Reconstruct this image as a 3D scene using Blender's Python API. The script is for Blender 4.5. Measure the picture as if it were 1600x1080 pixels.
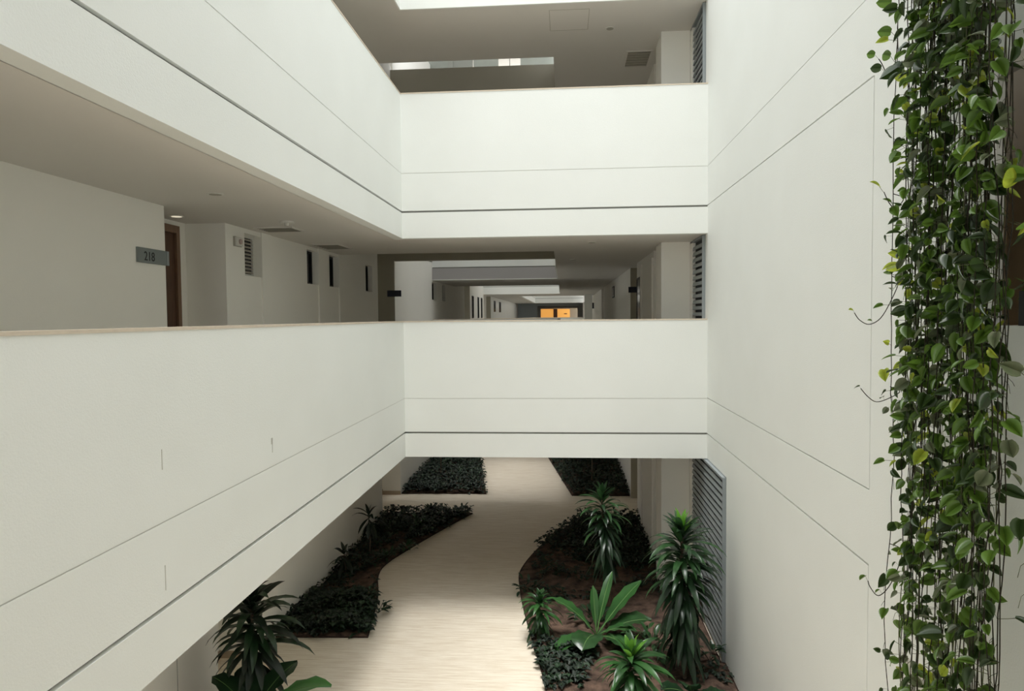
import bpy, bmesh, math, random
from mathutils import Vector, Matrix, noise
R = math.radians
random.seed(7)
for o in list(bpy.data.objects): bpy.data.objects.remove(o, do_unlink=True)
S = bpy.context.scene
COL = S.collection

# ------------------------------------------------------------------ camera, sky, exposure
EYE = Vector((0, 0, 1.177))
YAW, PITCH, ROLL = 0.07528, 0.04085, -0.00897
cam = bpy.data.cameras.new('camera'); co = bpy.data.objects.new('camera', cam); COL.objects.link(co)
cam.sensor_width = 36; cam.lens = 1078.87 / 1600 * 36; cam.clip_start = .05; cam.clip_end = 300
cy, sy, cp, sp, cr, sr = math.cos(YAW), math.sin(YAW), math.cos(PITCH), math.sin(PITCH), math.cos(ROLL), math.sin(ROLL)
ax = Vector((cy, sy, 0)); ay = Vector((-sy, cy, 0)); az = Vector((0, 0, 1))
fw = ay * cp - az * sp; up0 = ay * sp + az * cp
right = ax * cr + up0 * sr; up = -ax * sr + up0 * cr
m = Matrix.Identity(4)
for i in range(3): m[i][0], m[i][1], m[i][2], m[i][3] = right[i], up[i], -fw[i], EYE[i]
co.matrix_world = m
S.camera = co

w = bpy.data.worlds.new('overcast_sky'); S.world = w; w.use_nodes = True
nt = w.node_tree; nt.nodes.clear()
out = nt.nodes.new('ShaderNodeOutputWorld'); bg = nt.nodes.new('ShaderNodeBackground')
tc = nt.nodes.new('ShaderNodeTexCoord'); sx = nt.nodes.new('ShaderNodeSeparateXYZ')
mr = nt.nodes.new('ShaderNodeMapRange'); mr.inputs['From Min'].default_value = 0; mr.inputs['From Max'].default_value = 1
mr.inputs['To Min'].default_value = .40; mr.inputs['To Max'].default_value = 1.0
nt.links.new(tc.outputs['Generated'], sx.inputs[0]); nt.links.new(sx.outputs['Z'], mr.inputs['Value'])
bg.inputs['Color'].default_value = (.95, .98, 1, 1)
mm = nt.nodes.new('ShaderNodeMath'); mm.operation = 'MULTIPLY'; mm.inputs[1].default_value = 3.2
nt.links.new(mr.outputs[0], mm.inputs[0]); nt.links.new(mm.outputs[0], bg.inputs['Strength'])
nt.links.new(bg.outputs[0], out.inputs[0])
sl = bpy.data.lights.new('hazy_sun', 'SUN'); sl.energy = 3.1; sl.angle = R(24); sl.color = (1, .985, .95)
so = bpy.data.objects.new('hazy_sun', sl); COL.objects.link(so); so.rotation_euler = (R(9), R(-2.5), 0)   # high sun behind thin cloud, from behind the viewer
S.view_settings.view_transform = 'Standard'; S.view_settings.look = 'None'
S.view_settings.gamma = 1; S.view_settings.use_curve_mapping = False
S.view_settings.exposure = 0.1
S.cycles.max_bounces = 10; S.cycles.diffuse_bounces = 8

# ------------------------------------------------------------------ materials
def mat(name, col, rough=.8, var=None, scale=3, bump=0, bscale=60, metal=0, coords='Object', stretch=None, spec=.3, emit=None):
    m = bpy.data.materials.new(name); m.use_nodes = True
    n = m.node_tree; b = n.nodes['Principled BSDF']
    b.inputs['Roughness'].default_value = rough; b.inputs['Metallic'].default_value = metal
    b.inputs['Specular IOR Level'].default_value = spec
    b.inputs['Base Color'].default_value = (*col, 1)
    t = n.nodes.new('ShaderNodeTexCoord'); mp = n.nodes.new('ShaderNodeMapping')
    n.links.new(t.outputs[coords], mp.inputs[0])
    if stretch: mp.inputs['Scale'].default_value = stretch
    if var is not None:
        nz = n.nodes.new('ShaderNodeTexNoise'); nz.inputs['Scale'].default_value = scale; nz.inputs['Detail'].default_value = 6
        n.links.new(mp.outputs[0], nz.inputs['Vector'])
        cr_ = n.nodes.new('ShaderNodeValToRGB'); cr_.color_ramp.elements[0].position = .3; cr_.color_ramp.elements[1].position = .7
        cr_.color_ramp.elements[0].color = (*var, 1); cr_.color_ramp.elements[1].color = (*col, 1)
        n.links.new(nz.outputs[0], cr_.inputs[0]); n.links.new(cr_.outputs[0], b.inputs['Base Color'])
    if bump:
        bz = n.nodes.new('ShaderNodeTexNoise'); bz.inputs['Scale'].default_value = bscale; bz.inputs['Detail'].default_value = 4
        n.links.new(mp.outputs[0], bz.inputs['Vector'])
        bu = n.nodes.new('ShaderNodeBump'); bu.inputs['Strength'].default_value = bump; bu.inputs['Distance'].default_value = .01
        n.links.new(bz.outputs[0], bu.inputs['Height']); n.links.new(bu.outputs[0], b.inputs['Normal'])
    if emit:
        b.inputs['Emission Color'].default_value = (*emit[0], 1); b.inputs['Emission Strength'].default_value = emit[1]
    return m
def leafmat(name, a, b_, trans=.25, rough=.35, tint=None, scale=9):
    m = mat(name, a, rough, var=b_, scale=scale, spec=.5)
    n = m.node_tree; p = n.nodes['Principled BSDF']; o = n.nodes['Material Output']
    tr = n.nodes.new('ShaderNodeBsdfTranslucent'); mx = n.nodes.new('ShaderNodeMixShader'); mx.inputs[0].default_value = trans
    tr.inputs[0].default_value = (*(tint or [min(1, c * 1.6) for c in a]), 1)
    n.links.new(p.outputs[0], mx.inputs[1]); n.links.new(tr.outputs[0], mx.inputs[2]); n.links.new(mx.outputs[0], o.inputs[0])
    return m
M = dict(
    plaster=mat('white_plaster', (.842, .858, .83), .85, var=(.82, .835, .805), scale=1.4, bump=.12, bscale=90),
    inner=mat('cream_plaster', (.90, .885, .83), .85, var=(.88, .865, .81), scale=1.1, bump=.1, bscale=80),
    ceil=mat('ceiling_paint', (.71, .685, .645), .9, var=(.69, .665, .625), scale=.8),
    dark=mat('shade_grey_render', (.42, .40, .33), .9, var=(.39, .37, .30), scale=1),  # plaster darkened to stand in for shade on backlit and recessed faces
    brown=mat('shaded_beige_render', (.37, .295, .19), .9, var=(.34, .27, .175), scale=1),  # beige plaster with the closed corridor's shade put into its colour
    cap=mat('stone_cap', (.66, .57, .46), .6, var=(.60, .52, .42), scale=20),
    groove=mat('groove_shadow_gap', (.30, .295, .28), .9), crackmark=mat('faint_stain', (.55, .54, .49), .9), greyband=mat('grey_lower_band', (.40, .385, .38), .8), joint=mat('fine_joint', (.62, .62, .58), .9),
    cfloor=mat('corridor_floor', (.74, .68, .58), .5, var=(.70, .64, .54), scale=8),
    slat=mat('slat_grey', (.27, .30, .31), .45, spec=.5),
    slatb=mat('slat_backing', (.07, .075, .078), .8),
    sign=mat('sign_grey', (.20, .225, .225), .5), signd=mat('sign_dark', (.03, .033, .05), .5),
    ink=mat('sign_ink', (.015, .015, .018), .6),
    wood=mat('dark_wood', (.12, .062, .036), .5, var=(.075, .04, .025), scale=6, stretch=(8, 8, .6)),
    woodl=mat('frame_wood', (.22, .135, .085), .5, var=(.17, .10, .065), scale=6, stretch=(8, 8, .6)),
    glass=mat('dark_glass', (.02, .022, .025), .12, spec=.6), frame=mat('frame_white', (.62, .62, .58), .5),
    black=mat('black_steel', (.02, .02, .02), .5), wht=mat('white_plastic', (.7, .69, .64), .4), red=mat('lamp_lens', (.45, .35, .32), .3),
    grille=mat('vent_grille', (.42, .40, .345), .6), panel=mat('clerestory_panel', (.34, .36, .32), .4, var=(.26, .28, .25), scale=1.5),
    panelb=mat('clerestory_frame', (.28, .29, .26), .6),
    soil=mat('soil', (.15, .095, .068), .95, var=(.024, .015, .011), scale=7, bump=1, bscale=30),
    edge=mat('rusty_edging', (.035, .018, .013), .8),
    trunk=mat('trunk_bark', (.16, .12, .085), .9, var=(.09, .065, .045), scale=20, bump=.5),
    stem=mat('vine_stem', (.022, .018, .010), .9), stemg=mat('vine_stem_green', (.09, .10, .045), .8),
    amber=mat('amber_glow_wall', (.75, .42, .12), .7, emit=((1, .46, .10), .55)),  # lamplight on this wall put in as colour and emission
    skirting=mat('skirting', (.42, .34, .26), .6),
)
M['leaf_dark'] = leafmat('leaf_deep_green', (.020, .050, .020), (.010, .028, .012), .12, .3)
M['leaf_mid'] = leafmat('leaf_green', (.032, .085, .028), (.018, .05, .016), .15, .28)
M['leaf_black'] = leafmat('leaf_blackish_green', (.010, .022, .010), (.005, .012, .006), .08, .4)
M['leaf_young'] = leafmat('leaf_young_green', (.14, .33, .04), (.08, .22, .03), .3, .35)
M['leaf_broad'] = leafmat('leaf_broad_green', (.045, .135, .035), (.025, .08, .022), .22, .3, scale=5)
M['p_dark'] = leafmat('pothos_dark', (.034, .062, .014), (.016, .034, .008), .25, .35)
M['p_mid'] = leafmat('pothos_green', (.095, .175, .022), (.05, .10, .014), .3, .33)
M['p_grey'] = leafmat('pothos_pale', (.15, .17, .10), (.07, .10, .04), .25, .3, scale=25)
M['p_lime'] = leafmat('pothos_lime', (.40, .46, .05), (.09, .18, .02), .35, .35, scale=30)
M['rib'] = mat('leaf_rib', (.12, .22, .07), .5)
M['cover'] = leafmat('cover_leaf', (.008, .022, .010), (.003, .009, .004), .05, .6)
M['cover2'] = leafmat('cover_leaf_paler', (.018, .048, .018), (.009, .024, .009), .08, .55)  # paler leaf green, mixed in at random and used on shrubs
M['fresh'] = leafmat('fresh_leaf', (.025, .085, .018), (.015, .05, .012), .15, .4)

# travertine path: streaks across the walk
def travertine():
    m = bpy.data.materials.new('travertine'); m.use_nodes = True; n = m.node_tree; b = n.nodes['Principled BSDF']
    t = n.nodes.new('ShaderNodeTexCoord'); mp = n.nodes.new('ShaderNodeMapping'); mp.inputs['Scale'].default_value = (1.1, 16, 1)
    n.links.new(t.outputs['Object'], mp.inputs[0])
    z = n.nodes.new('ShaderNodeTexNoise'); z.inputs['Scale'].default_value = 2.2; z.inputs['Detail'].default_value = 9; z.inputs['Roughness'].default_value = .7
    n.links.new(mp.outputs[0], z.inputs['Vector'])
    c = n.nodes.new('ShaderNodeValToRGB'); e = c.color_ramp.elements
    e[0].position = .32; e[0].color = (.66, .56, .43, 1); e[1].position = .62; e[1].color = (.86, .785, .665, 1)
    n.links.new(z.outputs[0], c.inputs[0]); n.links.new(c.outputs[0], b.inputs['Base Color'])
    b.inputs['Roughness'].default_value = .55
    return m
M['trav'] = travertine()

# ------------------------------------------------------------------ helpers
class MB:
    def __init__(s): s.v = []; s.f = []; s.mi = []
    def box(s, x0, x1, y0, y1, z0, z1, mi=0):
        if x0 > x1: x0, x1 = x1, x0
        b = len(s.v)
        s.v += [(x0, y0, z0), (x1, y0, z0), (x1, y1, z0), (x0, y1, z0), (x0, y0, z1), (x1, y0, z1), (x1, y1, z1), (x0, y1, z1)]
        for f in ((0, 3, 2, 1), (4, 5, 6, 7), (0, 1, 5, 4), (1, 2, 6, 5), (2, 3, 7, 6), (3, 0, 4, 7)):
            s.f.append(tuple(b + i for i in f)); s.mi.append(mi)
        return s
    def poly(s, pts, mi=0):
        b = len(s.v); s.v += [tuple(p) for p in pts]; s.f.append(tuple(range(b, b + len(pts)))); s.mi.append(mi); return s
    def tube(s, pts, r, n=5, mi=0, r1=None):
        pts = [Vector(p) for p in pts]; rings = []
        for i, p in enumerate(pts):
            d = (pts[min(i + 1, len(pts) - 1)] - pts[max(i - 1, 0)]).normalized()
            a = d.orthogonal().normalized() if i == 0 else (a - d * a.dot(d)).normalized()
            c = d.cross(a); rr = r + ((r1 if r1 is not None else r) - r) * i / max(1, len(pts) - 1)
            b = len(s.v); rings.append(b)
            for k in range(n):
                t = 2 * math.pi * k / n; s.v.append(tuple(p + a * math.cos(t) * rr + c * math.sin(t) * rr))
        for i in range(len(rings) - 1):
            for k in range(n):
                k2 = (k + 1) % n
                s.f.append((rings[i] + k, rings[i] + k2, rings[i + 1] + k2, rings[i + 1] + k)); s.mi.append(mi)
        s.f.append(tuple(rings[0] + k for k in range(n))[::-1]); s.mi.append(mi)
        s.f.append(tuple(rings[-1] + k for k in range(n))); s.mi.append(mi)
        return s
    def mesh(s, name, mats):
        me = bpy.data.meshes.new(name); me.from_pydata(s.v, [], s.f)
        for mt in (mats if isinstance(mats, (list, tuple)) else [mats]): me.materials.append(mt)
        me.polygons.foreach_set('material_index', s.mi); me.update(); return me
    def obj(s, name, mats, parent=None, kind=None):
        return add(name, s.mesh(name, mats), parent, kind)
def add(name, data, parent=None, kind=None, loc=None):
    o = bpy.data.objects.new(name, data); COL.objects.link(o)
    if parent: o.parent = parent
    if kind: o['kind'] = kind
    if loc is not None: o.location = loc
    return o
def smooth(me):
    me.polygons.foreach_set('use_smooth', [True] * len(me.polygons)); return me
def tag(o, label, cat, group=None):
    o['label'] = label; o['category'] = cat
    if group: o['group'] = group
    return o
def thing(name, loc, label, cat, group=None, rz=0):
    o = add(name, None, loc=loc); o.rotation_euler.z = rz; o.empty_display_size = .1
    return tag(o, label, cat, group)
def holes_wall(mb, x0, x1, ys, z0, z1, holes):
    """wall slab x0..x1 over ys=(y0,y1) with rectangular holes [(ya,yb,za,zb)] cut right through"""
    y = ys[0]
    for ya, yb, za, zb in sorted(holes):
        mb.box(x0, x1, y, ya, z0, z1); mb.box(x0, x1, ya, yb, z0, za); mb.box(x0, x1, ya, yb, zb, z1); y = yb
    mb.box(x0, x1, y, ys[1], z0, z1)

# levels
GF, GC, F1, P1, C1, F2, P2, C2, TOP = -3.3, -.882, 0, 1.117, 2.348, 3.3, 4.439, 5.648, 7.2

# fascia with real grooves: thin joint at zt, deep joint at zd; bands above and below
def fascia(axis, pos, back, a0, a1, z0, z1, zt, zd, name, thin=.008, deep=.028, cap=True, lowmat=0):
    """axis 'x': face at x=pos, body to x=back, running y a0..a1.  axis 'y': face at y=pos running x."""
    mb = MB(); sgn = 1 if back > pos else -1
    def bx(p, q, z_0, z_1, mi=0):
        p, q = min(p, q), max(p, q)
        if axis == 'x': mb.box(p, q, a0, a1, z_0, z_1, mi)
        else: mb.box(a0, a1, p, q, z_0, z_1, mi)
    bx(pos + sgn * .035, back - sgn * .001, z0 + .02, z1, 1)                 # core seen in the joints
    bx(pos, back, z0, z0 + .02)
    bx(pos + sgn * .006, pos + sgn * .034, zt - .02, zt + .02, 2)
    cuts = [(zd - deep / 2, zd + deep / 2), (zt - thin / 2, zt + thin / 2)]
    z = z0 + .02
    for i_, (c0, c1) in enumerate(cuts):
        bx(pos, pos + sgn * .034, z, c0, lowmat if i_ == 0 else 0); z = c1
    bx(pos, pos + sgn * .034, z, z1)
    bx(back - sgn * .001, back + sgn * .004, z0, z1 - .001)
    o = mb.obj(name, [M['plaster'], M['groove'], M['joint'], M['greyband']], kind='structure')
    if cap:
        cb = MB(); p, q = sorted((pos - sgn * .004, back + sgn * .015))
        if axis == 'x': cb.box(p, q, a0, a1, z1, z1 + .018)
        else: cb.box(a0, a1, p, q, z1, z1 + .018)
        cb.obj('coping', M['cap'], o)
    return o

# ------------------------------------------------------------------ setting: floors
fl = MB().box(-7, 7, -5, 74, GF - .3, GF).obj('floor', M['trav'], kind='structure')
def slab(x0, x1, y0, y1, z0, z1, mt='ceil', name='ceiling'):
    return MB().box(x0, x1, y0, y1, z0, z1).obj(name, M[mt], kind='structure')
fm = .15
LX, RX, BY = -2.36, 2.045, 10.05       # atrium faces
CW = -4.08                              # left corridor wall face
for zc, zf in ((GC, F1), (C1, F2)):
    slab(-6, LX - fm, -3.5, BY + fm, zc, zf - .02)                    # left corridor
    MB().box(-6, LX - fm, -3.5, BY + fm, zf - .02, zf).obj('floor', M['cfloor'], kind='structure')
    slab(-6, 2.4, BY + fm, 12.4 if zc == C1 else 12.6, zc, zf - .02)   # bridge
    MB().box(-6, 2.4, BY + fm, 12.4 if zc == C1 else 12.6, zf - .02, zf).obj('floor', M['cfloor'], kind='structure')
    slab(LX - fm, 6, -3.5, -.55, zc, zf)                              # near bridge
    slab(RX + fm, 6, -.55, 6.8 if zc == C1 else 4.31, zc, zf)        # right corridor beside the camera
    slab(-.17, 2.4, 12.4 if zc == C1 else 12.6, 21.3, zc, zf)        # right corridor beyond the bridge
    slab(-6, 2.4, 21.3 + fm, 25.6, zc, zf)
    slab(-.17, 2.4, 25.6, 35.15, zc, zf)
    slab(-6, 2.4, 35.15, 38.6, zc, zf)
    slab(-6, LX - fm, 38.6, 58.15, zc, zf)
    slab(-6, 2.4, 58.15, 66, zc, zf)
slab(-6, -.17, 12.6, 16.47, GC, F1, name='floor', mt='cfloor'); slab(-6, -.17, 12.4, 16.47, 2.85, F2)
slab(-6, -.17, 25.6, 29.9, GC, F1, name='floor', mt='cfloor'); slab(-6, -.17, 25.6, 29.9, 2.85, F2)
# roof slabs, some added or raised out of view to cut the skylight
HT = 9.2  # atrium walls raised out of view to dim the topmost faces
slab(-6, LX, -3.5, 12.1, C2, HT); slab(LX, 6, -3.5, -.4, C2, HT + 2.3); slab(RX + fm, 6, -.4, 6.8, C2, HT)  # near block made taller, unseen, to block sky from the far face
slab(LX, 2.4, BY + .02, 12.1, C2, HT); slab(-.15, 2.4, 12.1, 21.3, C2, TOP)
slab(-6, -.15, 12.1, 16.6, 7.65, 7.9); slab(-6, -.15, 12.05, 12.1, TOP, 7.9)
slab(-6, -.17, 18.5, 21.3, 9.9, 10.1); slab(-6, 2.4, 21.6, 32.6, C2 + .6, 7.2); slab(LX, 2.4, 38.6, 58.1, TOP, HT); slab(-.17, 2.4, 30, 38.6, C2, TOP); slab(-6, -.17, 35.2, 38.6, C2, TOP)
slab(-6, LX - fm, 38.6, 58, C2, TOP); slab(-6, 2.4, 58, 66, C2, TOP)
# roof-edge fascias round the atrium (the top ones in view are the far and left faces)
MB().box(LX, RX, BY, BY + .03, C2 - .001, HT).obj('wall_back', M['plaster'], kind='structure')
MB().box(LX - .0, LX + .02, -.4, BY, C2 - .001, HT).obj('wall_left', M['plaster'], kind='structure')

# ------------------------------------------------------------------ parapets and fascias of the atrium
zs = {1: (GC, P1, -.012, -.521), 2: (C1, P2, 3.294, 2.735)}
for lv in (1, 2):
    z0, z1, zt, zd = zs[lv]
    wl = fascia('x', LX, LX - fm, -3.2, BY + fm, z0, z1, zt, zd, 'wall_left')
    if lv == 1: left_par = wl
    fascia('y', BY, BY + fm, LX, RX, z0, z1, zt, zd, 'wall_back')
    fascia('y', -.42, -.55, LX, RX + .15, z0, z1 - .02, zt, zd, 'wall_front')
    # portals and parapets of the further light wells
    fascia('y', 21.3, 21.45, -4.08, -.17, z0, z1, zt, zd, 'wall_back', lowmat=3)  # band below the deep joint in a darker grey
    fascia('y', 35, 35.15, -4.08, -.17, z0, z1, zt, zd, 'wall_back')
    fascia('y', 58, 58.15, LX, 1.62, z0, z1, zt, zd, 'wall_back')
    fascia('x', LX, LX - fm, 38.6, 58, z0, z1, zt, zd, 'wall_left')
    MB().box(-.20, -.171, 16.63, 21.29, z0, z1).obj('wall_right', M['plaster'], kind='structure')
    MB().box(-.20, -.171, 30.06, 34.99, z0, z1).obj('wall_right', M['plaster'], kind='structure')
for y, n in ((16.47, 1), (29.9, 2)):
    MB().box(-4.9, -.17, y, y + .15, GC, P1 - .01).box(-4.9, -.165, y, y + .15, 2.56, 7.1).obj('wall_back', M['dark'], kind='structure')  # backlit faces, their shade put into the colour
# fine marks on the long left parapet
mk = MB()
for y, z0, z1, r in ((3.86, .42, .30, .003), (3.86, -.27, -.42, .003), (5.39, .22, .10, .0035)):
    mk.box(LX, LX + .002, y - r, y + r, z1, z0)
mk.box(LX, LX + .002, 5.37, 5.395, .17, .22)
mk.obj('hairline_crack', M['crackmark'], left_par)

# right wall of the atrium with sunk joints
rw = MB()
gz = [(2.745 - .006, 2.745 + .006), (3.294 - .006, 3.294 + .006), (-.006 - .012, -.006), (-.521 - .008, -.521 + .008)]
YJ = 4.775
rw.box(RX + .0205, RX + .15, 3.75, BY + fm, GC, HT, 1); rw.box(RX + .0205, RX + .06, 3.5, 3.75, GC, HT, 1)
def rpan(y0, y1, z0, z1): rw.box(RX, RX + .021, y0, y1, z0, z1)
j = .006
rpan(3.5, BY + fm, 3.300, HT)                      # above the upper joint
rpan(3.5, BY + fm, 2.751, 3.293)
rpan(YJ + j, BY + fm, 0.0, 2.739); rpan(3.5, YJ - j, 0.0, 2.751)
rw.box(RX, RX + .021, YJ - j, YJ + j, 2.745, 2.751)
rpan(YJ, BY + fm, -.513, -.010); rpan(3.5, YJ, -.513, .0)
rpan(YJ + j, BY + fm, GC, -.529); rpan(3.5, YJ - j, GC, -.513)
rw.obj('wall_right', [M['plaster'], M['joint']], kind='structure')
lw = MB()                                             # ground storey, between the louvre and the near opening
lw.box(RX, RX + .15, YJ + j, 8.87, GF, GC); lw.box(RX, RX + .15, 4.31, YJ - j, GF, GC); lw.box(RX + .012, RX + .15, YJ - j, YJ + j, GF, GC)
lw.obj('wall_right', M['plaster'], kind='structure')
# right side beside the camera: parapets, fascias, inner wall
for z0, z1 in ((GC, P1), (C1, P2)):
    MB().box(RX, RX + .15, -.42, 3.5, z0, z1).obj('wall_right', M['plaster'], kind='structure')
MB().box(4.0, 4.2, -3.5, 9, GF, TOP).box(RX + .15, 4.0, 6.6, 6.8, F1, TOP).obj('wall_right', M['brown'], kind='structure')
MB().box(RX + .15, 4.0, 4.31, 4.45, GF, GC).box(2.9, 3.0, -.5, 4.31, GF, GC).obj('wall_right', M['dark'], kind='structure')  # shade inside the opening painted as a darker wall

# ------------------------------------------------------------------ left corridor wall, mid storey, with its window openings
WIN = [(8.62, 9.09), (10.78, 11.26), (11.83, 12.31), (14.05, 14.54), (21.25, 21.99), (23.08, 23.66)]
WZ = (1.745, 2.29)
wm = MB()
wm.box(CW, CW - .3, -3.5, 6.84, F1, C1)
wm.box(CW - .5, CW - .7, 6.84, 8.12, F1, C1); wm.box(CW - .3, CW - .7, 6.74, 6.84, F1, C1)
wm.box(CW - .7, CW - .0, 8.12, 8.2, F1, C1)
holes_wall(wm, CW, CW - .2, (8.2, 14.98), F1, 2.86, [(a, b, *WZ) for a, b in WIN[:4]])
wm.box(CW, CW - .7, 16.50, 16.6, F1, 2.9); wm.box(CW - .5, CW - .7, 14.98, 16.47, F1, 2.86); wm.box(CW - .2, CW - .5, 14.88, 14.98, F1, 2.86)
holes_wall(wm, CW, CW - .2, (16.6, 28.3), F1, C1, [(a, b, *WZ) for a, b in WIN[4:]])
wm.box(CW, CW - .2, 16.6, 28.3, C1, 9.0)
wm.box(CW - .5, CW - .7, 28.3, 29.9, F1, 2.86); wm.box(CW, CW - .2, 29.9, 36.3, F1, 2.86); wm.box(CW, CW - .7, 38.5, 66, F1, C1); wm.box(CW - .5, CW - .7, 36.3, 38.5, F1, C1)
wl2 = wm.obj('wall_left', M['inner'], kind='structure')
# slim pilaster strips right of the windows
st = MB()
for a, b in WIN[:3]: st.box(CW, CW + .022, b, b + .30 if b < 10 else b + .2, F1, C1)
st.obj('pilaster_strip', M['inner'], wl2)
MB().box(CW, CW - .2, 6.84, 36, 2.9, 3.3).box(-4.3, -4.1, -3.5, 66, F2, TOP).obj('wall_left', M['inner'], kind='structure')
sk = [(15.06, 15.4), (38, 60)]
# the return faces of the far recesses, coloured darker in place of their shade
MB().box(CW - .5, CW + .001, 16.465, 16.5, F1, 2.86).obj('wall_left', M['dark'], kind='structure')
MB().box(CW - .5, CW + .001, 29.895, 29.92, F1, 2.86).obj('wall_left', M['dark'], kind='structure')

def window(i, x, y0, y1, z0, z1, slats=False, face=1, depth=.16):
    r = add('window_%d' % i, None, kind='structure', loc=(x - face * depth, (y0 + y1) / 2, z0))
    W = (y1 - y0) / 2; H = z1 - z0; t = .035
    f = MB().box(-.02, .02, -W, W, 0, t).box(-.02, .02, -W, W, H - t, H).box(-.02, .02, -W, -W + t, t, H - t).box(-.02, .02, W - t, W, t, H - t)
    f.obj('window_frame', M['frame'] if slats else M['black'], r)
    MB().box(-.012, -.004, -W + t, W - t, t, H - t).obj('pane', M['glass'], r)
    if slats:
        me = MB().box(-.015, .015, -W + t, W - t, -.006, .006).mesh('slat', M['grille'])
        n = 10
        for k in range(n):
            s = add('slat', me, r, loc=(face * .012, 0, t + (H - 2 * t) * (k + .5) / n)); s.rotation_euler.y = R(38) * face
    return r
for i, (a, b) in enumerate(WIN): window(i + 1, CW, a, b, *WZ, slats=(i == 0), depth=.115)
MB().box(CW - .201, CW - .22, 8.4, 14.7, 1.6, 2.6).box(CW - .201, CW - .22, 21, 24, 1.6, 2.6).obj('wall_left', M['slatb'], kind='structure')

# door 218 in the recess
dr = add('door_1', None, kind='structure', loc=(CW - .495, 7.48, 0))
MB().box(0, .05, -.42, -.35, 0, 2.285).box(0, .05, .35, .42, 0, 2.285).box(0, .05, -.35, .35, 2.2, 2.285).obj('door_frame', M['woodl'], dr)
MB().box(0, .018, -.35, .35, 0, 2.2).obj('door_leaf', M['wood'], dr)
MB().tube([(.018, .27, 1.0), (.07, .27, 1.0), (.07, .17, 1.0)], .01, 8).obj('door_handle', M['slat'], dr)

# ground storey left wall with recesses
gw = MB()
gw.box(CW, CW - .2, -3.5, 7.68, GF, GC); gw.box(CW - .5, CW - .7, 7.68, 8.66, GF, GC); gw.box(CW - .2, CW - .5, 7.6, 7.68, GF, GC)
gw.box(CW, CW - .7, 8.66, 15.06, GF, GC); gw.box(CW - .55, CW - .7, 15.06, 17.1, GF, GC)
gw.box(CW - .08, CW - .7, 17.1, 30, GF, GC); gw.box(CW, CW - .7, 30, 66, GF, GC)
g = gw.obj('wall_left', M['inner'], kind='structure')
MB().box(CW, CW + .004, 6.83, 6.836, GF, GC).obj('panel_joint', M['groove'], g)
MB().box(CW, CW + .012, -3.5, 7.68, GF, GF + .1).box(CW - .5, CW - .488, 7.68, 8.66, GF, GF + .1).box(CW - .55, CW - .538, 15.06, 17.1, GF, GF + .14)\
    .box(CW - .55, CW - .08, 17.085, 17.1, GF, GF + .1).box(CW-.5, CW, 8.648, 8.66, GF, GF+.1).obj('baseboard_left', M['skirting'], kind='structure')

# right corridor wall beyond the bridge, all storeys
for z0, z1 in ((GF, GC), (F1, C1), (F2, C2)):
    b = MB()
    b.box(1.555, 2.0, 11.2, 11.85, z0, z1); b.box(2.0, 2.3, 11.0, 12.6, z0, z1)
    b.box(1.62, 1.9, 12.6, 15.5, z0, z1); b.box(2.0, 2.3, 12.6, 66, z0, z1)
    b.box(1.62, 2.0, 17.03, 28.3, z0, z1); b.box(1.62, 2.0, 29.9, 66, z0, z1)
    b.obj('wall_right', M['inner'], kind='structure')
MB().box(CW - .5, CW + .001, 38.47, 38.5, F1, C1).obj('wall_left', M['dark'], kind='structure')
for z0, z1 in ((F1, C1), (GF, GC)):
    # slim door-lining strips that catch light on the corridor wall
    MB().box(1.585, 1.62, 12.68, 12.80, z0, z1 - .12).box(1.59, 1.62, 14.5, 14.62, z0, z1 - .1).obj('trim_1', M['inner'], kind='structure')
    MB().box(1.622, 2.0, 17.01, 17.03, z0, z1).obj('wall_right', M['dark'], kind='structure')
MB().box(1.07, 1.47, 36, 36.3, F1, C1).obj('wall_right', M['plaster'], kind='structure')
window(7, 1.62, 14.62, 15.3, .9, 2.0, face=-1, depth=-.012)
window(8, 1.62, 22.3, 22.95, 1.78, 2.15, face=-1, depth=-.012)

for i_, (ya, yb) in enumerate(((30.55, 31.0), (32.6, 33.0), (33.9, 34.3), (40.2, 41.0), (43.5, 44.5))):
    window(10 + i_, CW, ya, yb, 1.15 if i_ < 3 else 1.5, 2.15, depth=-.012)
# far end of the building: lobby wall with its warm light put in as glow behind nested dark frames
MB().box(-4.2, 2.4, 72, 72.2, GF, TOP).obj('wall_back', M['dark'], kind='structure')
for y, z, xl, xr in ((60, 2.15, -2.3, 1.5), (64, 2.2, -2.25, 1.45), (66, 2.0, -2.2, 1.3)):
    MB().box(-4, 2, y, y + .2, z, C1 + .6).box(-4, xl, y, y + .2, F1, z).box(xr, 2, y, y + .2, F1, z).obj('wall_back', M['slat'], kind='structure')
MB().box(-2.55, .6, 70, 70.1, F1, 1.97).obj('wall_back', M['amber'], kind='structure')
MB().box(-1.05, -.65, 69.9, 70, F1, 1.97).obj('trim_2', M['wood'], kind='structure')
slab(-6, 2.4, 66, 72, GC, F1, name='floor', mt='cfloor'); slab(-6, 2.4, 66, 72, C1, F2)
tag(MB().box(.02, .32, 69.96, 70.0, 1.45, 1.53).obj('hanging_sign', M['signd']), 'tiny dark sign in front of the amber-lit wall at the far end', 'sign')
MB().box(-4.08, -3.9, 66, 72, F1, C1).obj('wall_left', M['slatb'], kind='structure')

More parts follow.
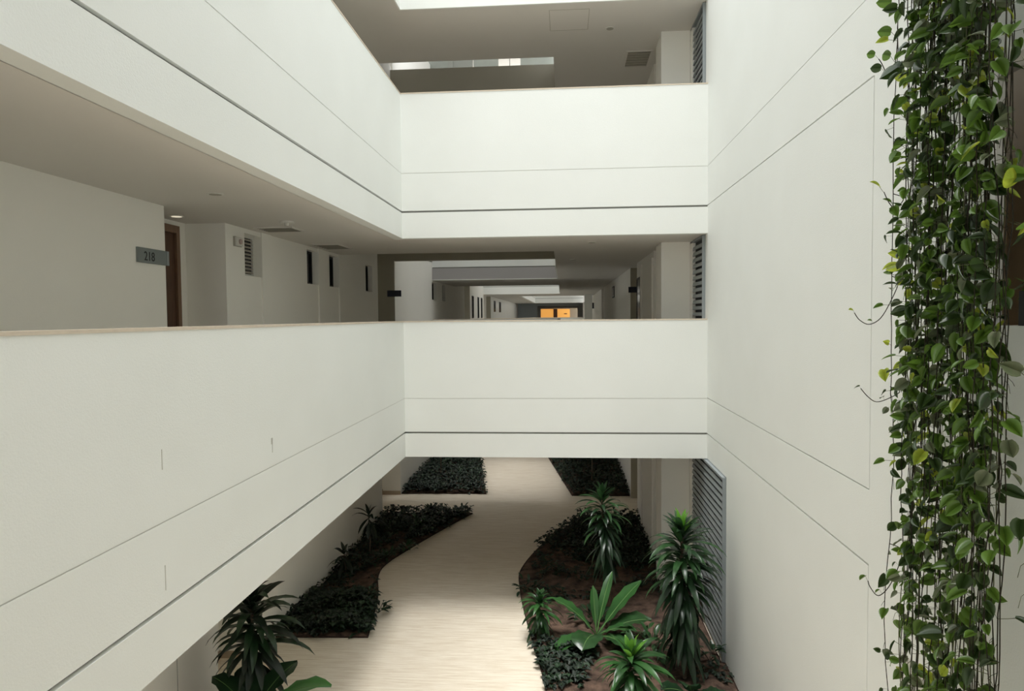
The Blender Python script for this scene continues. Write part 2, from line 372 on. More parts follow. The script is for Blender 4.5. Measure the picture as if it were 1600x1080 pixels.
# clerestory over the second light well (seen as the pale strip under the top ceiling)
cl = add('window_9', None, kind='structure', loc=(0, 21.45, 0))
MB().box(-6, .0, 0, .12, 7.2, 8.7).obj('clerestory_sill', M['panelb'], cl)
for xa, xb, mt in ((-6, -4.95, 'panel'), (-4.93, -4.2, 'panel'), (-4.18, -3.52, 'panel'), (-3.36, -2.75, 'panelb'), (-2.73, -1.96, 'panel'), (-1.28, -.18, 'panel')):
    MB().box(xa, xb, 0, .04, 8.7, 9.6).obj('pane', M[mt], cl)
MB().box(-1.62, -1.60, 0, .04, 8.7, 9.6).box(-3.52, -3.36, -.04, .1, 8.7, 9.6).obj('mullion', M['panelb'], cl)
slab(-6, -.15, 21.45, 24, 9.7, 9.8)

# ------------------------------------------------------------------ louvres on the right
def louvre(x, y0, y1, z0, z1, label, pitch=.092):
    r = thing('louvre_screen', (x, (y0 + y1) / 2, z0), label, 'louvre')
    W = (y1 - y0) / 2; H = z1 - z0
    MB().box(.035, .055, -W, W, 0, H).obj('backing', M['slatb'], r)
    MB().box(-.02, .035, W - .012, W, 0, H).box(-.02, .035, -W, -W + .012, 0, H).box(-.02, .035, -W + .03, W - .03, H - .03, H).obj('frame', M['slat'], r)
    me = MB().box(-.009, .009, -W + .012, W - .012, -.026, .026).mesh('slat', M['slat'])
    n = int((H - .05) / pitch)
    for k in range(n):
        s = add('slat', me, r, loc=(0, 0, .04 + pitch * (k + .5))); s.rotation_euler.y = R(14)
louvre(2.02, 8.88, 11.19, GF + .01, GC - .01, 'long grey louvre screen at ground level behind the tall plants')
louvre(2.02, BY + .16, 11.19, F1 + .01, C1 - .01, 'grey louvre screen at the right end of the middle walkway')
louvre(2.02, BY + .16, 11.19, F2 + .01, C2 - .01, 'grey louvre screen at the right end of the top walkway')
MB().box(RX + .03, RX + .3, 8.86, 11.2, GF, TOP).obj('wall_right', M['slatb'], kind='structure')

# ------------------------------------------------------------------ signs, fittings
def text_mesh(s, size, mt):
    c = bpy.data.curves.new('digits', 'FONT'); c.body = s; c.size = size; c.extrude = .001; c.align_x = 'CENTER'; c.align_y = 'CENTER'
    o = bpy.data.objects.new('digits', c); COL.objects.link(o)
    dg = bpy.context.evaluated_depsgraph_get(); me = bpy.data.meshes.new_from_object(o.evaluated_get(dg))
    bpy.data.objects.remove(o); me.materials.clear(); me.materials.append(mt); return me
sg = thing('room_sign', (CW, 6.61, 1.74), 'grey room number sign reading 218 on the left corridor wall', 'sign')
MB().box(0, .02, -.26, .26, 0, .145).obj('plate', M['sign'], sg)
MB().box(.02, .023, .22, .26, 0, .145).obj('end_strip', M['slat'], sg)
d = add('digits', text_mesh('218', .125, M['ink']), sg, loc=(.0215, -.075, .062)); d.rotation_euler = (R(90), 0, R(90)); d.scale = (.95, 1, 1)
s2 = thing('room_sign', (-4.08, 16.44, 1.70), 'small dark blank sign on the shaded pier past the left windows', 'sign')
MB().box(-.17, .17, 0, .02, 0, .15).obj('plate', M['signd'], s2)
s3 = thing('room_sign', (1.64, 16.98, 1.75), 'small dark blank sign on the far right corridor pier', 'sign')
MB().box(-.07, .16, 0, .02, 0, .14).obj('plate', M['signd'], s3)
s4 = thing('room_sign', (1.45, 36.4, 1.6), 'tiny dark sign beside the pale pier far down the right corridor', 'sign')
MB().box(0, .12, 0, .02, 0, .3).obj('plate', M['signd'], s4)

al = thing('alarm_sounder', (CW, 8.41, 2.098), 'small white square alarm unit on wall beside the slatted window', 'alarm')
MB().box(0, .022, -.095, .095, -.005, .115).obj('back_box', M['grille'], al)
MB().box(.022, .045, -.085, .085, .003, .107).obj('housing', M['wht'], al)
MB().tube([(.045, 0, .055), (.062, 0, .055)], .033, 14).obj('lens', M['red'], al)
sd = thing('smoke_detector', (-3.30, 8.09, C1), 'round white smoke detector on the left walkway ceiling', 'smoke detector')
MB().tube([(0, 0, 0), (0, 0, -.022)], .085, 18).obj('base', M['wht'], sd)
MB().tube([(0, 0, -.022), (0, 0, -.055)], .03, 12, r1=.022).obj('sensor', M['wht'], sd)
def downlight(x, y, z, label, on=False):
    r = thing('ceiling_light', (x, y, z), label, 'ceiling light')
    b = MB(); n = 20
    b.tube([(0, 0, 0), (0, 0, -.008)], .075, n); b.obj('trim_ring', M['wht'], r)
    MB().tube([(0, 0, -.0085), (0, 0, -.0105)], .055, n).obj('diffuser', mat('lamp_on', (.9, .85, .7), .4, emit=((1, .9, .7), .6)) if on else M['grille'], r)
downlight(-3.22, 6.24, C1, 'round ceiling light nearest the camera, out on the left walkway ceiling')
downlight(-4.33, 7.5, C1, 'lit round ceiling light in the recess above door 218', True)
downlight(.74, 11.0, C2, 'round ceiling light on the top walkway ceiling')
downlight(.45, 11.0, C1, 'round ceiling light at middle walkway, nearer the front of the bridge')
downlight(.2, 14.3, C1, 'small ceiling light farther in along the right corridor')
def vent(x0, x1, y0, y1, z, label, n=6):
    r = thing('ceiling_vent', ((x0 + x1) / 2, (y0 + y1) / 2, z), label, 'vent')
    W, D = (x1 - x0) / 2, (y1 - y0) / 2; t = .03
    MB().box(-W, W, -D, -D + t, -.014, 0).box(-W, W, D - t, D, -.014, 0).box(-W, -W + t, -D + t, D - t, -.014, 0).box(W - t, W, -D + t, D - t, -.014, 0).obj('frame', M['ceil'], r)
    MB().box(-W + t, W - t, -D + t, D - t, -.003, 0).obj('backing', M['grille'], r)
    me = MB().box(-W + t, W - t, -.012, .012, -.002, .002).mesh('vent_blade', M['grille'])
    for k in range(n):
        s = add('vent_blade', me, r, loc=(0, -D + t + (2 * D - 2 * t) * (k + .5) / n, -.008)); s.rotation_euler.x = R(35)
vent(-3.93, -3.42, 8.55, 9.0, C1, 'square ceiling vent in front of the slatted window')
vent(-3.95, -3.5, 10.6, 11.35, C1, 'square ceiling vent farther along by the two narrow windows')
vent(1.08, 1.52, 11.95, 12.7, C2, 'recessed square vent in the top walkway ceiling by the pilaster')
h = MB()
for a in ((-.19, .40, 10.28, 10.288), (-.19, .40, 11.0, 11.008), (-.19, -.182, 10.28, 11.0), (.392, .40, 10.28, 11.0)): h.box(*a, C2 - .002, C2)
tag(h.obj('access_hatch', M['grille']), 'flush rectangular access hatch outlined in the top walkway ceiling', 'hatch')

# ------------------------------------------------------------------ planting beds
def spline(pts, n=6):
    o = []
    P = [pts[0]] + pts + [pts[-1]]
    for i in range(1, len(P) - 2):
        for k in range(n):
            t = k / n; a, b, c, d = P[i - 1], P[i], P[i + 1], P[i + 2]
            o.append(tuple(.5 * (2 * b[j] + (c[j] - a[j]) * t + (2 * a[j] - 5 * b[j] + 4 * c[j] - d[j]) * t * t + (3 * b[j] - a[j] - 3 * c[j] + d[j]) * t ** 3) for j in (0, 1)))
    o.append(pts[-1]); return o
def inside(p, poly):
    x, y = p; c = False; j = len(poly) - 1
    for i in range(len(poly)):
        if (poly[i][1] > y) != (poly[j][1] > y) and x < (poly[j][0] - poly[i][0]) * (y - poly[i][1]) / (poly[j][1] - poly[i][1]) + poly[i][0]: c = not c
        j = i
    return c
def bed(poly, label):
    r = thing('planting_bed', (poly[0][0], poly[0][1], GF), label, 'planting bed')
    ox, oy = poly[0]
    bm = bmesh.new(); vs = [bm.verts.new((x - ox, y - oy, .012)) for x, y in poly]; bm.faces.new(vs)
    bmesh.ops.triangulate(bm, faces=bm.faces[:])
    for _ in range(5):
        bmesh.ops.subdivide_edges(bm, edges=[e for e in bm.edges if e.calc_length() > .16], cuts=1)
        bmesh.ops.triangulate(bm, faces=[f for f in bm.faces if len(f.verts) > 3])
    for v in bm.verts:
        if not v.is_boundary:
            v.co.z += .012 + .05 * max(0, noise.noise(Vector((v.co.x * 2.5 + ox, v.co.y * 2.5, 0))) + .2) + .012 * random.random()
    me = bpy.data.meshes.new('soil'); bm.normal_update()
    if sum(f.normal.z for f in bm.faces) < 0: bmesh.ops.reverse_faces(bm, faces=bm.faces[:])
    bm.to_mesh(me); bm.free(); me.materials.append(M['soil'])
    add('soil', smooth(me), r)
    e = MB()
    for i in range(len(poly)):
        a, b = Vector(poly[i]), Vector(poly[(i + 1) % len(poly)])
        d_ = b - a
        if d_.length < 1e-4: continue
        nn = Vector((-d_.y, d_.x)).normalized() * .006
        q = [a - nn, b - nn, b + nn, a + nn]; k = len(e.v)
        for z in (0, .022): e.v += [(p.x - ox, p.y - oy, z) for p in q]
        for f in ((4, 5, 6, 7), (0, 1, 5, 4), (1, 2, 6, 5), (2, 3, 7, 6), (3, 0, 4, 7)): e.f.append(tuple(k + i_ for i_ in f)); e.mi.append(0)
    e.obj('metal_edging', M['edge'], r)
    return r
L1c = spline([(-2.77, 9.33), (-3.0, 10.69), (-3.24, 11.6), (-3.25, 12.2), (-3.01, 13.04), (-2.57, 14.3), (-2.11, 15.49)])
L1 = [(-4.07, 9.27)] + L1c + [(-4.07, 15.40)]
L2 = [(-4.15, 17.2), (-2.0, 17.26), (-2.69, 21.75), (-2.8, 23), (-4.15, 23)]
R1c = spline([(-.02, 5.2), (-.13, 6.8), (-.24, 8.1), (-.43, 9.2), (-.61, 10.2), (-.75, 11.2), (-.775, 12.07), (-.42, 13.47), (.17, 14.85), (.35, 15.4)])
R1 = R1c + [(1.6, 15.4), (1.6, 12.6), (1.995, 12.6), (1.995, 11.9), (1.54, 11.85), (1.54, 11.19), (1.99, 11.19), (1.99, 8.88), (2.04, 8.86), (2.04, 5.2)]
R2 = [(.18, 17.16), (1.6, 17.2), (1.6, 23), (-.7, 23), (-.51, 21.77)]
L0 = [(-4.06, 2)] + spline([(-2.6, 2), (-2.7, 4.6), (-3.0, 6.3), (-3.5, 7.2), (-4.06, 7.6)])
bed(L1, 'planting bed with curved edge along the left wall, under the bridge')
bed(L2, 'straight sided planting bed at the far left beyond the cross path')
bed(R1, 'large planting bed with curved edge on the right, holding the tall plants')
bed(R2, 'dark planting bed at the far right beyond the cross path')
bed(L0, 'planting bed at the bottom left under the drooping leafy plant')

def soil_z(): return GF + .03
def cover(poly, n, h, size, mt, label, test=None, name='ground_cover', lean=1.0):
    """dense low foliage nobody could count: one mesh of folded leaves"""
    xs = [p[0] for p in poly]; ys = [p[1] for p in poly]; b = MB(); k = 0; tries = 0
    while k < n and tries < n * 30:
        tries += 1
        x, y = random.uniform(min(xs), max(xs)), random.uniform(min(ys), max(ys))
        if not inside((x, y), poly) or (test and not test(x, y)): continue
        k += 1
        hh = random.uniform(.15, 1) * h * (.7 + .6 * noise.noise(Vector((x * 2, y * 2, 3))))
        a = random.uniform(0, 6.283); L = size * random.uniform(.6, 1.25); W = L * .3
        el = random.uniform(-.1, .9); d_ = Vector((math.cos(a) * math.cos(el), math.sin(a) * math.cos(el), math.sin(el)))
        s_ = Vector((-math.sin(a), math.cos(a), 0)); p = Vector((x, y, GF + .03 + max(.01, hh)))
        mid = p + d_ * L * .5; tip = p + d_ * L + Vector((0, 0, -L * .35 * lean))
        q = len(b.v); b.v += [tuple(p), tuple(mid + s_ * W + Vector((0, 0, .15 * W))), tuple(tip), tuple(mid - s_ * W + Vector((0, 0, .15 * W))), tuple(mid - Vector((0, 0, .2 * W)))]
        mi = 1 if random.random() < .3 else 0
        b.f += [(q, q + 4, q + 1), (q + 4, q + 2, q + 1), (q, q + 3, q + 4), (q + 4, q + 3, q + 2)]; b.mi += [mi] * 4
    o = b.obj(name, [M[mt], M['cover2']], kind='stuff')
    return tag(o, label, 'ground cover')
nz_ = lambda x, y, s=1.3, o=0: noise.noise(Vector((x * s, y * s, o)))
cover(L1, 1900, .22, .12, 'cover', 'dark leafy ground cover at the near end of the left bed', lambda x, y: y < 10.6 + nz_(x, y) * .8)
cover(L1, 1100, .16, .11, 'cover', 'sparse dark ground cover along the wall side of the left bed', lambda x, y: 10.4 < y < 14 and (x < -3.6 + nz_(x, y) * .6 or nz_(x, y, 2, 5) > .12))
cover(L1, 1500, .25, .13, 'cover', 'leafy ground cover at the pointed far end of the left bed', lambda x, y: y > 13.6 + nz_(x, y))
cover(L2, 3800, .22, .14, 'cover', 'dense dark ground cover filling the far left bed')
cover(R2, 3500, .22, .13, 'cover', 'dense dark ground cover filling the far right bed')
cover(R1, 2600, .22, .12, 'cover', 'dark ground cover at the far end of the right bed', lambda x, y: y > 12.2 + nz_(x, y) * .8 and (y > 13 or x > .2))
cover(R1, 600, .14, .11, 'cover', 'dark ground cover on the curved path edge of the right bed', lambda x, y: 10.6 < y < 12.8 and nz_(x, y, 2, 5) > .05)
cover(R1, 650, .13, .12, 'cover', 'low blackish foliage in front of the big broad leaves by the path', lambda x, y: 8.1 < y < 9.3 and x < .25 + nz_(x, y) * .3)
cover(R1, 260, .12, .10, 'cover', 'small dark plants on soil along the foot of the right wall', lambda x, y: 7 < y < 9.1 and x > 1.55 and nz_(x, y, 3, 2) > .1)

# ------------------------------------------------------------------ leaf meshes
def strap(L, W, el0, droop, mt, segs=6, fold=.25, wavy=0, tipf=.9, pet=0):
    b = MB(); p = Vector((0, 0, 0)); el = el0; rows = []
    for i in range(segs + 1):
        t = i / segs
        wd = W * (math.sin(math.pi * min(1, (t * .92 + .06))) ** tipf) * .5 if i < segs else .001
        if pet and t < pet: wd = .006
        nrm = Vector((-math.sin(el), 0, math.cos(el)))
        wv = wavy * W * (1 if i % 2 else -1)
        rows.append(len(b.v))
        b.v += [tuple(p + Vector((0, wd, 0)) + nrm * (fold * wd + wv)), tuple(p), tuple(p + Vector((0, -wd, 0)) + nrm * (fold * wd - wv * .6))]
        st_ = L / segs; p = p + Vector((math.cos(el), 0, math.sin(el))) * st_; el -= droop / segs * (.5 + t)
    for i in range(segs):
        a, c = rows[i], rows[i + 1]
        b.f += [(a, a + 1, c + 1, c), (a + 1, a + 2, c + 2, c + 1)]; b.mi += [0, 0]
    return smooth(b.mesh('leaf', mt))
def dracaena(name, base, height, label, L, W, n, z_low, mats, spread=1.0, tilt=(0, 0), trunk_r=.02, young=10, cat='plant', group=None, eldrop=1.0):
    """stem with a spiral of strap leaves: upright young ones on top, hanging old ones below"""
    r = thing(name, (base[0], base[1], GF + .02), label, cat, group)
    top = Vector((tilt[0], tilt[1], height))
    pts = [Vector((0, 0, 0)), top * .35 + Vector((.03, -.02, 0)), top * .7 + Vector((-.01, .02, 0)), top]
    MB().tube(pts, trunk_r, 7, r1=trunk_r * .6).obj('trunk', M['trunk'], r)
    cls = []
    for k in range(7):
        u = k / 6
        el = R((66, 46, 26, 6, -16, -40, -58)[k]); dr = R((55, 75, 88, 82, 62, 42, 26)[k])
        cls.append([strap(L * (.66, .85, .95, 1, 1, 1, .95)[k] * sc, W, el, dr, M[mats[1] if (k < 4 and sc != 1) else mats[0]], segs=7) for sc in (.82, 1, 1.15)])
    ym = [strap(L * .6, W * .95, R(e), R(30), M[mats[2]]) for e in (82, 68, 52)]
    for i in range(n):
        t = i / n                                     # 0 bottom, 1 top
        z = z_low + (height - z_low) * t ** .85
        f = z / height; c = pts[0].lerp(top, f)
        u = min(1, max(0, (1 - t) ** .62 + random.uniform(-.14, .12)))
        me = random.choice(cls[min(6, int(u * 6.99))])
        o = add('leaf', me, r, loc=(c.x, c.y, z)); a = i * 2.39996 + random.uniform(-.25, .25)
        o.rotation_euler = (random.uniform(-.25, .25), random.uniform(-.12, .12), a); s_ = random.uniform(.8, 1.12) * spread
        o.scale = (s_, s_, s_)
    for i in range(young):
        o = add('leaf', ym[min(2, i * 3 // young)], r, loc=(top.x, top.y, height - .01)); o.rotation_euler = (0, 0, i * 2.4); s_ = random.uniform(.8, 1.1); o.scale = (s_,) * 3
    return r
# right bed
dracaena('dracaena', (.66, 10.1), 1.80, 'tall thin trunked dracaena with loose crown behind the broad leaved plant', .42, .062, 125, .85, ('leaf_dark', 'leaf_mid', 'leaf_mid'), tilt=(-.12, 0), trunk_r=.022, young=7)
dracaena('dracaena', (1.45, 8.45), 1.80, 'large bushy dracaena with lime green tip beside the right wall', .52, .075, 230, .45, ('leaf_dark', 'leaf_mid', 'leaf_young'), tilt=(-.03, 0), trunk_r=.03, young=12)
dracaena('dracaena', (-.36, 9.45), .52, 'small silvery dracaena leaning over the path edge', .32, .055, 85, .14, ('leaf_mid', 'leaf_broad', 'leaf_mid'), trunk_r=.012, young=8)
dracaena('dracaena', (.72, 7.6), .66, 'low spreading dracaena with bright centre at the bottom of the picture', .48, .075, 110, .2, ('leaf_mid', 'leaf_broad', 'leaf_young'), trunk_r=.02, young=9)
# left bottom
dracaena('dracaena', (-3.40, 7.15), 1.42, 'dark dracaena with drooping leaves at the lower left, cut off by the balcony edge', .56, .095, 150, .25, ('leaf_black', 'leaf_dark', 'leaf_dark'), trunk_r=.025, young=5, eldrop=.95)
# left bed
dracaena('young_palm', (-3.68, 12.6), .78, 'thin stemmed young dracaena with arching leaves against the left wall', .42, .07, 13, .60, ('leaf_black', 'cover', 'leaf_black'), trunk_r=.012, young=3)
dracaena('young_palm', (-3.8, 11.5), .42, 'very dark little dracaena low at the left wall', .34, .06, 12, .3, ('leaf_black', 'cover', 'leaf_black'), trunk_r=.01, young=2)

def shrub(x, y, h, label, mt, n=26, L=.13, cat='shrub', sp_=.16):
    r = thing('small_shrub', (x, y, GF + .02), label, cat)
    s_ = MB()
    for k in range(5):
        a = k * 1.26; s_.tube([(0, 0, 0), (math.cos(a) * sp_ * .5, math.sin(a) * sp_ * .5, h * .5), (math.cos(a) * sp_, math.sin(a) * sp_, h * .9)], .004, 4)
    s_.obj('stem', M['stem'], r)
    ms = [strap(L, L * .38, R(e), R(40), M[mt], segs=4) for e in (50, 20, -10)]
    for i in range(n):
        a = random.uniform(0, 6.28); q = random.random() ** .6 * sp_
        o = add('leaf', random.choice(ms), r, loc=(math.cos(a) * q, math.sin(a) * q, h * random.uniform(.3, 1))); o.rotation_euler.z = a + random.uniform(-.8, .8)
for x, y, h_, lb, mt in ((-3.02, 15.2, .22, 'dark shrub on the far edge of the left bed, left of the row', 'cover2'),
                     (-2.75, 15.2, .16, 'low shrub in the middle of the row edging the far side of the left bed', 'cover2'),
                     (-2.50, 15.25, .20, 'dark shrub third along the row at the far side of the left bed', 'cover2'),
                     (-2.28, 15.3, .20, 'shrub at the pointed tip of the left bed, last of the row', 'cover2'),
                     (-3.05, 14.2, .25, 'green leafy shrub in the middle of the far part of the left bed', 'fresh'),
                     (-3.5, 14.3, .28, 'olive green shrub behind the thin young dracaena', 'cover2'),
                     (-3.02, 12.9, .12, 'small light green sprig spilling over the curved path edge', 'leaf_mid'),
                     (-3.3, 12.3, .16, 'small grey green shrub near the bend of the left bed', 'cover2'),
                     (-2.83, 10.1, .14, 'sprig poking over the straight path edge of the left bed', 'cover2')):
    shrub(x, y, h_, lb, mt)
shrub(-.6, 11.0, .16, 'dark shrub inside the bend of the right bed', 'cover2', sp_=.2)
shrub(.35, 9.9, .2, 'dark bushy shrub at the foot of the thin trunked dracaena', 'leaf_dark', n=40, L=.15, sp_=.22)
shrub(1.1, 9.0, .3, 'loose green shrub between the broad leaves and the bushy dracaena', 'leaf_mid', n=46, L=.16, sp_=.26)
shrub(1.85, 8.9, .2, 'small dark shrub at the corner of louvre and right wall', 'leaf_dark', n=22, L=.14)
for x, lb in ((.72, 'thin bare sapling trunk in the far right bed'), (-3.45, 'thin sapling with dark leaves in the far left bed')):
    r = thing('sapling', (x, 18.4 if x > 0 else 18.9, GF + .02), lb, 'sapling')
    MB().tube([(0, 0, 0), (.02, 0, 1.1), (0, 0, 2.1)], .016, 6, r1=.01).obj('trunk', M['trunk'], r)
    ms = strap(.4, .07, R(30), R(70), M['leaf_black'])
    for i in range(12): o = add('leaf', ms, r, loc=(0, 0, 1.1 + i * .09)); o.rotation_euler.z = i * 2.4

# broad-leaved plant
def broad(L, W, el0, droop, mt, segs=9, stalk=.2):
    b = MB(); p = Vector((0, 0, 0)); el = el0; rows = []
    for i in range(segs + 1):
        t = i / segs; q = max(0, (t - stalk) / (1 - stalk))
        wd = W * .5 * (math.sin(math.pi * q ** 1.2) ** .5 if q < 1 else 0) if q > 0 else .008
        wd = max(wd, .004); nrm = Vector((-math.sin(el), 0, math.cos(el))); rows.append(len(b.v)); wv = (.05 if i % 2 else -.03) * W
        b.v += [tuple(p + Vector((0, wd, 0)) + nrm * (wd * .22 + wv)), tuple(p + Vector((0, wd * .5, 0)) + nrm * (wd * .16 - wv * .3)), tuple(p),
                tuple(p - Vector((0, wd * .5, 0)) + nrm * (wd * .16 + wv * .3)), tuple(p - Vector((0, wd, 0)) + nrm * (wd * .22 - wv))]
        p = p + Vector((math.cos(el), 0, math.sin(el))) * L / segs; el -= droop / segs * (.4 + 1.2 * t)
    for i in range(segs):
        a, c = rows[i], rows[i + 1]
        for k in range(4): b.f.append((a + k, a + k + 1, c + k + 1, c + k)); b.mi.append(0)
    mids = [Vector(b.v[q + 2]) for q in rows]; b.tube(mids, .008, 4, mi=1, r1=.003)
    bl = smooth(b.mesh('leaf', [mt, M['rib']])); return bl
bp_ = thing('broad_leaved_plant', (.42, 9.35, GF + .02), 'plant with big glossy paddle leaves fanning out on the bare soil', 'plant')
MB().tube([(0, 0, 0), (0, 0, .10)], .035, 8, r1=.05).obj('rootstock', M['trunk'], bp_)
for az_, el_, L_, W_, dr_, mt in ((172, 52, .78, .27, 45, 'leaf_broad'), (100, 74, .66, .12, 10, 'leaf_broad'), (28, 48, .98, .26, 20, 'leaf_broad'), (5, 30, .80, .38, 45, 'leaf_mid'),
                              (250, 30, .66, .42, 75, 'leaf_mid'), (215, 12, .70, .30, 55, 'leaf_broad'), (-50, 22, .62, .24, 55, 'leaf_mid'), (60, 66, .9, .14, 30, 'leaf_broad'), (-20, 36, .6, .24, 60, 'leaf_broad')):
    o = add('leaf', broad(L_, W_, R(el_), R(dr_), M[mt]), bp_, loc=(0, 0, .08)); o.rotation_euler.z = R(az_)
b3 = thing('broad_leaved_plant', (1.45, 7.9, GF + .02), 'broad dark leaves low beneath the bushy dracaena', 'plant')
MB().tube([(0, 0, 0), (0, 0, .08)], .03, 8).obj('rootstock', M['trunk'], b3)
for az_, el_, L_ in ((250, 60, .5), (290, 50, .5), (200, 40, .45), (330, 30, .45)):
    o = add('leaf', broad(L_, .26, R(el_), R(60), M['leaf_dark']), b3, loc=(0, 0, .06)); o.rotation_euler.z = R(az_)
b2 = thing('broad_leaved_plant', (-3.25, 6.75, GF + .02), 'broad leaved plant at the foot of the lower left dracaena', 'plant')
MB().tube([(0, 0, 0), (0, 0, .35)], .03, 8).obj('rootstock', M['trunk'], b2)
for az_, el_, L_ in ((170, 55, .6), (120, 50, .6), (60, 45, .7), (-60, 35, .6), (-5, 40, 1.0), (230, 40, .6)):
    o = add('leaf', broad(L_, .28, R(el_), R(50), M['leaf_broad' if az_ in (-5,) else 'leaf_dark']), b2, loc=(0, 0, .35)); o.rotation_euler.z = R(az_)

# ------------------------------------------------------------------ hanging pothos on the right
def pothos_leaf(L, W, hang, twist, mt, pet=.05):
    """heart leaf: petiole leaves the stem along +X then the blade hangs by 'hang'"""
    b = MB()
    b.tube([(0, 0, 0), (pet * .55, 0, .006), (pet, 0, .012 if hang > 0 else 0)], .0014, 3, mi=1)
    p0 = Vector((pet, 0, .012)); ca, sa = math.cos(hang), math.sin(hang)
    ct, st2 = math.cos(twist), math.sin(twist)
    prof = [(0, 0, 0), (.04, .24, -.09), (.13, .41, -.05), (.28, .5, 0), (.45, .485, 0), (.62, .40, 0), (.78, .26, 0), (.91, .10, 0), (1, 0, 0)]
    mids, ls, rs = [], [], []
    def P(u, s, fold):
        u2 = u * L; lat = s * W; n_ = abs(s) * W * .35 - u * u * L * .18 + fold
        x, y, z = u2, lat * ct - n_ * st2, lat * st2 + n_ * ct
        return (p0.x + x * ca + z * sa, p0.y + y, p0.z - x * sa + z * ca)
    for u, s, back in prof:
        mids.append(len(b.v)); b.v.append(P(u, 0, 0))
        if s:
            ls.append(len(b.v)); b.v.append(P(u + back, s, 0)); rs.append(len(b.v)); b.v.append(P(u + back, -s, 0))
    for side in (ls, rs):
        b.f.append((mids[0], mids[1], side[0])); b.mi.append(0)
        for k in range(6): b.f.append((mids[k + 1], mids[k + 2], side[k + 1], side[k])); b.mi.append(0)
        b.f.append((mids[7], mids[8], side[6])); b.mi.append(0)
    return smooth(b.mesh('leaf', [mt, M['stemg']]))
PL = {}
for key in ('p_dark', 'p_mid', 'p_grey', 'p_lime'):
    PL[key] = [pothos_leaf(L_, W_, R(hg), R(tw), M[key]) for L_, W_, hg, tw in ((.078, .060, 20, 25), (.085, .062, 50, -30), (.070, .056, 75, 10), (.088, .064, 35, 55), (.066, .050, 5, -55), (.08, .06, 60, 40))]
VG = 'pothos vines hanging in a curtain by the right wall'
VL = 'long hanging green pothos vine in the leafy curtain by the right wall'
def vine(x, y, z0, z1, nl, i, big=1.0, outer=False):
    r = thing('hanging_vine', (x, y, z1), VL if not outer else outer, 'vine', VG if not outer else None)
    pts = []; n = int((z1 - z0) / .12); px = py = 0
    for k in range(n + 1):
        z = -(z1 - z0) * k / n
        px = .05 * noise.noise(Vector((i * 3.1, z * 1.1, 0))) + .018 * noise.noise(Vector((i, z * 5, 2))); py = .04 * noise.noise(Vector((z * 1.1, i * 2.3, 4)))
        pts.append(Vector((px, py, z)))
    b = MB().tube(pts, .0024, 4)
    for _ in range(14):                                # short bare aerial roots and tips kinking off the stem
        k0 = random.randrange(0, n - 2); a_ = random.uniform(0, 6.28); e_ = Vector((math.cos(a_), math.sin(a_), 0)) * random.uniform(.01, .035)
        b.tube([pts[k0], pts[k0] + e_ * .7 + Vector((0, 0, -.02)), pts[k0] + e_ + Vector((0, 0, -.02 - random.uniform(.01, .06)))], .0012, 3)
    b.obj('stem', M['stem'] if i % 5 else M['stemg'], r)
    H = z1 - z0
    for k in range(nl):
        t = (k + random.random()) / nl; q = t * n; a = pts[min(n, int(q))].lerp(pts[min(n, int(q) + 1)], q - int(q))
        z = z1 + a.z
        if z > 3.2 and random.random() < .5: continue
        if z < .35 and random.random() < .28: continue
        rr = random.random(); lit = .10 if y > 3.7 else .05
        key = 'p_lime' if rr < lit else 'p_grey' if rr < lit + .12 else 'p_mid' if rr < .66 else 'p_dark'
        o = add('leaf', random.choice(PL[key]), r, loc=a)
        az2 = random.gauss(math.pi * 1.17, 1.3); o.rotation_euler = (random.uniform(-.9, .9), random.uniform(-.6, .6), az2)
        s_ = random.uniform(.5, 1.06) * big; o.scale = (s_,) * 3
    return r
NV = 50
for i in range(NV):
    t = (i + .5) / NV
    dd = random.uniform(0, .22); x = 1.90 - dd
    y = (4.0 - .90 * t) * x / 1.90 + random.uniform(-.03, .03)
    zb = random.uniform(-1.35, -.8) if random.random() < .75 else random.uniform(-.6, .9)
    vine(x, y, zb, 4.45, random.randint(66, 88) if t < .9 else 28, i, 1.0 if t < .6 else 1.1)
vine(1.80, 2.79, -1.0, 4.45, 26, 90, 1.3, 'pothos vine with the largest leaves, hanging outermost at the right edge')
vine(1.86, 4.06, -1.2, 4.45, 44, 91, .95, 'leftmost hanging pothos vine, standing clear of the curtain against the white wall')
def tendril(pts, lv, label, i):
    p0 = Vector(pts[0]); r = thing('vine_tendril', p0, label, 'vine')
    sp2 = []
    P = [Vector(p) - p0 for p in pts]; Q = [P[0]] + P + [P[-1]]
    for a in range(1, len(Q) - 2):
        for k in range(5):
            t = k / 5; A, B, C_, D_ = Q[a - 1], Q[a], Q[a + 1], Q[a + 2]
            sp2.append(.5 * (2 * B + (C_ - A) * t + (2 * A - 5 * B + 4 * C_ - D_) * t * t + (3 * B - A - 3 * C_ + D_) * t ** 3))
    sp2.append(P[-1]); MB().tube(sp2, .0026, 5).obj('stem', M['stem'], r)
    for f, key, s_, az_ in lv:
        o = add('leaf', PL[key][i % 6], r, loc=sp2[int(f * (len(sp2) - 1))]); o.rotation_euler = (.2, -.6, R(az_)); o.scale = (s_,) * 3
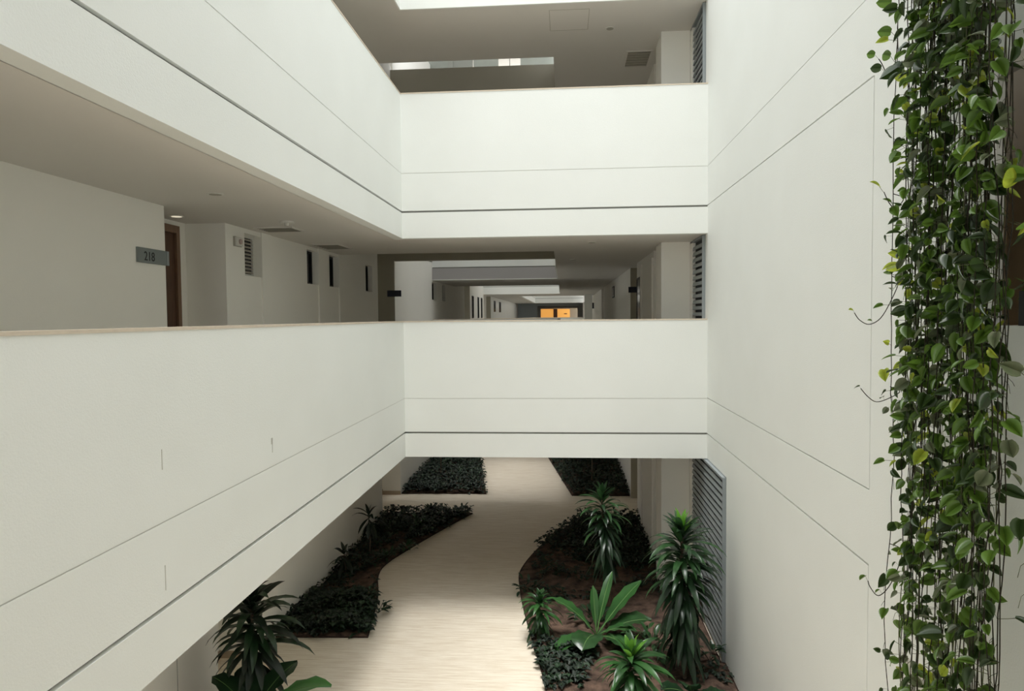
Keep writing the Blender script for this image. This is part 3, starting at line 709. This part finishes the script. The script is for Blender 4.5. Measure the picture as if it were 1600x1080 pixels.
# shoots that curl away to the left
def on_vine(z):                                        # a point on the stem of the leftmost vine, where the shoots start
    i, q = 91, z - 4.45
    return (1.86 + .05 * noise.noise(Vector((i * 3.1, q * 1.1, 0))) + .018 * noise.noise(Vector((i, q * 5, 2))), 4.06 + .04 * noise.noise(Vector((q * 1.1, i * 2.3, 4))), z)
tendril([on_vine(1.390), (1.894, 4.080, 1.360), (1.849, 4.070, 1.252), (1.789, 4.060, 1.154), (1.727, 4.060, 1.119), (1.674, 4.060, 1.144), (1.645, 4.060, 1.185)], ((.98, 'p_lime', .5, 100), (.6, 'p_mid', .35, 120), (.1, 'p_mid', .7, 180)), 'vine tendril curling out left at mid height', 0)
tendril([on_vine(0.764), (1.909, 4.080, 0.734), (1.849, 4.070, 0.698), (1.774, 4.060, 0.677), (1.725, 4.060, 0.707), (1.685, 4.060, 0.754)], ((.98, 'p_dark', .45, 120), (.5, 'p_dark', .45, 90), (.2, 'p_mid', .5, 180)), 'vine tendril hooking left below the mid height one', 1)
tendril([on_vine(-0.144), (1.918, 4.050, -0.174), (1.895, 4.050, -0.285), (1.847, 4.050, -0.390), (1.791, 4.050, -0.440), (1.747, 4.050, -0.393), (1.733, 4.050, -0.355)], ((.98, 'p_mid', .7, 110), (.3, 'p_dark', .5, 180), (.6, 'p_mid', .5, 120)), 'lowest vine tendril curling up near the bottom of the curtain', 2)
tendril([on_vine(2.887), (1.870, 4.080, 2.857), (1.869, 4.080, 2.681), (1.846, 4.070, 2.531), (1.810, 4.060, 2.511), (1.779, 4.060, 2.572), (1.761, 4.060, 2.600)], ((.98, 'p_mid', .7, 190), (.7, 'p_dark', .8, 180), (.3, 'p_mid', 1, 180), (.45, 'p_mid', .9, 200), (.12, 'p_mid', 1, 170)), 'topmost vine tendril looping left near the top of the picture', 3)
tendril([on_vine(1.853), (1.901, 4.050, 1.823), (1.860, 4.050, 1.770), (1.825, 4.050, 1.796), (1.794, 4.050, 1.861)], ((.98, 'p_lime', 1.0, 200), (.5, 'p_mid', .8, 190)), 'short shoot ending in one bright lime leaf', 4)

# trough of pothos standing on the right-hand parapet, and the one the curtain hangs from
def trough(x, y, z, L_, label, n):
    r = thing('trough_planter', (x, y, z), label, 'planter')
    MB().box(-.12, .12, -L_ / 2, L_ / 2, 0, .02).box(-.12, -.105, -L_ / 2, L_ / 2, .02, .16).box(.105, .12, -L_ / 2, L_ / 2, .02, .16)\
        .box(-.105, .105, -L_ / 2, -L_ / 2 + .015, .02, .16).box(-.105, .105, L_ / 2 - .015, L_ / 2, .02, .16).obj('trough', M['black'], r)
    MB().box(-.1, .1, -L_ / 2 + .02, L_ / 2 - .02, .02, .13).obj('soil', M['soil'], r)
    for k in range(n):
        o = add('leaf', random.choice(PL[random.choice(['p_dark', 'p_mid', 'p_mid', 'p_grey'])]), r, loc=(random.uniform(-.14, .1), random.uniform(-L_ / 2, L_ / 2), random.uniform(.1, .24)))
        o.rotation_euler = (random.uniform(-.6, .6), random.uniform(-.8, .3), random.uniform(0, 6.28)); s_ = random.uniform(.9, 1.4); o.scale = (s_,) * 3
trough(RX + .17, 2.86, P1, 1.0, 'black trough of leafy plants on top of the right parapet', 70)
trough(1.88, 3.45, 4.45, 1.5, 'black trough above the picture from which the vines hang', 20)
MB().box(1.76, RX, 3.0, 3.02, 4.42, 4.45).box(1.76, RX, 3.9, 3.92, 4.42, 4.45).obj('trim_3', M['black'], kind='structure')
